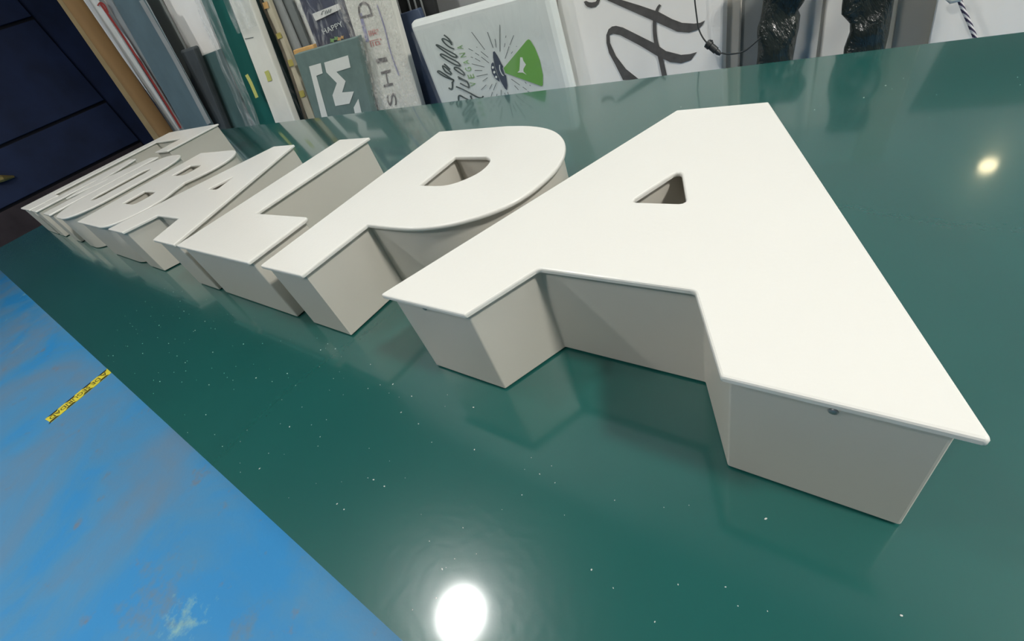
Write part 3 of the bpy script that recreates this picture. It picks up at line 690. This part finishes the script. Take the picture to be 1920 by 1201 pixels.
def bag(name, label, prof, yb, zt, seed):
    """black plastic wrapped column; prof = list of (pixel left, pixel right) going down"""
    rows = []
    for (pl, pr_) in prof:
        a, b = lean(pl, yb, 0.2), lean(pr_, yb, 0.2); rows.append((a.z, a.x, b.x))
    z0, xa, xb = rows[0]
    up_ = [(z, xa+0.03*noise.noise(Vector((z*9, seed, 0))), xb+0.04*noise.noise(Vector((z*9, seed, 5)))) for z in [zt-(zt-z0)*i/9 for i in range(9)]]
    z1, xa1, xb1 = rows[-1]
    dn = [(z, xa1+0.03*noise.noise(Vector((z*5, seed, 2))), xb1+0.03*noise.noise(Vector((z*5, seed, 7)))) for z in [z1-(z1-ZF)*i/10 for i in range(1, 11)]]
    R_ = up_+rows+dn
    # densify
    Q = []
    for i in range(len(R_)-1):
        for j in range(3): Q.append(tuple(R_[i][q]+(R_[i+1][q]-R_[i][q])*j/3 for q in range(3)))
    Q.append(R_[-1])
    n = 24; v, f = [], []
    for (z, x0, x1) in Q:
        cx, hw = (x0+x1)/2, abs(x1-x0)/2; cy = yb+0.2*(z+D)+0.06
        for j in range(n):
            a = 2*math.pi*j/n; ca, sa = math.cos(a), math.sin(a)
            w = 1+0.10*noise.noise(Vector((ca*2.2+seed, sa*2.2, z*7)))*abs(sa)
            x = cx+hw*math.copysign(abs(ca)**0.6, ca); y = cy+0.085*w*math.copysign(abs(sa)**0.6, sa)+0.03*noise.noise(Vector((x*14, z*11, seed)))
            v.append(W((x, y, z)))
    for i in range(len(Q)-1):
        for j in range(n): f.append((i*n+j, i*n+(j+1) % n, (i+1)*n+(j+1) % n, (i+1)*n+j))
    f.append(tuple(range(n))); f.append(tuple(range((len(Q)-1)*n, len(Q)*n)))
    zb_ = W((0, 0, ZF))[2]; x_, y_ = (Q[-1][1]+Q[-1][2])/2*S, (yb+0.2*(ZF+D)+0.06)*S
    ob = link(name, mesh_from(v, f), M['bag'], None, (x_, y_, zb_), smooth=60)
    return tag(ob, label, 'bag', 'black plastic wrapped columns')
K = lambda a, b: (cv(1380,0,3.5556,[a])[0], cv(1380,0,3.5556,[b])[0])
bag('wrapped_column', 'crumpled black plastic wrapped column beside the cable and script board', [K((165,-20),(480,-20)), K((165,20),(470,22)), K((160,90),(435,80)), K((150,150),(385,150)), K((135,190),(402,195)), K((133,270),(398,250)), K((132,330),(380,320)), K((130,400),(368,380))], 2.66, 0.12, 3.1)
bag('wrapped_column', 'black plastic wrapped column standing left of the taupe panel', [K((705,-20),(1050,-20)), K((700,40),(1045,30)), K((697,100),(1035,90)), K((750,170),(1025,160)), K((750,230),(1012,230)), K((725,300),(1003,290)), K((712,335),(1000,300))], 2.66, 0.35, 8.4)
slab('taupe_board', 'plain taupe panel right of the second black bag', 'panel', ((1684,0),(1672,82)), ((1757,0),(1742,74)), M['taupe'], 2.92, 0.2, 0.75, th=0.05)
slab('pale_strip', 'narrow pale strip edge between the second black bag and the taupe panel', 'strip', ((1674,0),(1661,84)), ((1685,0),(1673,82)), M['offwhite'], 2.99, 0.2, 0.7, th=0.03)
slab('white_end_board', 'white panel at the far right with a striped rope in front', 'panel', ((1757,0),(1742,74)), ((2250,0),(2250,40)), M['white'], 2.84, 0.2, -0.12, th=0.05)
slab('dark_end_board', 'tall dark panel standing behind the white panel at the far right', 'panel', ((1840,0),(1835,66)), ((2250,0),(2250,40)), M['charcoal'], 3.0, 0.2, 0.42, th=0.05)

# cable with an inline connector, hanging in front of the script board
K = lambda pts: [W(lean(p, 2.60, 0.2)) for p in cv(1080,0,5.333,pts)]
o = thing('hanging_cable', W(lean((1340,90), 2.60, 0.2)), 'thin dark cable with a small inline connector over the script board edge', 'cable')
topc = lean((1185/5.333+1080, -8), 2.60, 0.2); topc = W((topc.x-0.03, 2.74+0.2*(1.0+D), 1.01)); ovr = topc+Vector((0, 0.04, 0.002))
pc = K([(1185,-40),(1190,30),(1205,150),(1225,280),(1265,370),(1310,430)])
link('cable_upper', tube([ovr, topc]+smoothline(pc, 4), 0.0042*S, 8), M['cable'], o, smooth=60)
link('cable_lower', tube(smoothline(K([(1455,530),(1520,540),(1620,530),(1700,500),(1780,435),(1850,370)]), 4), 0.0042*S, 8), M['cable'], o, smooth=60)
p0, p1 = K([(1305,425), (1445,545)])
dv = (p1-p0)
cn = link('connector', tube([p0, p0+dv*0.05, p0+dv*0.28, p0+dv*0.30, p0+dv*0.68, p0+dv*0.70, p0+dv*0.85, p1], [0.010*S, 0.024*S, 0.024*S, 0.019*S, 0.019*S, 0.014*S, 0.014*S, 0.008*S], 12), M['cable'], o, smooth=40)
a_, b_ = K([(1345,400), (1335,440)])
link('latch', tube([a_, b_], 0.014*S, 8), M['cable'], cn)
# striped rope
K2 = [W((lean((1786, -40), 2.80, 0.2).x, 2.83+0.2*(-0.11+D), -0.105))]+[W(lean(p, 2.78, 0.2)) for p in ((1790,-25), (1798,-3), (1806,18), (1817,42), (1830,75), (1845,120))]
o = thing('striped_rope', K2[-1], 'black and white striped rope hanging in front of the white end panel', 'rope')
link('rope_strand', tube(smoothline(K2, 4), 0.0085*S, 10), M['rope'], o, smooth=60)
kp = W(lean((1793, -3), 2.77, 0.2))
link('knot', tube([kp+Vector((-0.012, 0, 0.004)), kp+Vector((-0.004, -0.003, 0.0)), kp+Vector((0.006, 0, -0.002))], [0.003, 0.0055, 0.003], 8), M['offwhite'], o, smooth=60)

# small warm bulb on an arm above the end panels (mirrored in the green lacquer)
bp_ = (1.36, 2.45, 0.405)
o = thing('wall_bulb', W(bp_), 'small warm bulb on a wall arm above the white end panel', 'lamp')
bm = bmesh.new(); bmesh.ops.create_uvsphere(bm, u_segments=20, v_segments=12, radius=0.034*S, matrix=Matrix.Translation(W(bp_)))
link('bulb', bm_mesh(bm), M['bulbglass'], o, smooth=60)
link('socket', tube([W((bp_[0], bp_[1]+0.03, bp_[2]+0.012)), W((bp_[0], bp_[1]+0.13, bp_[2]+0.05))], 0.026*S, 12), M['housing'], o, smooth=40)
link('arm', tube([W((bp_[0], bp_[1]+0.12, bp_[2]+0.045)), W((bp_[0]+0.05, 2.95, bp_[2]+0.25)), W((bp_[0]+0.05, YB, bp_[2]+0.45))], 0.010*S, 8), M['housing'], o, smooth=60)
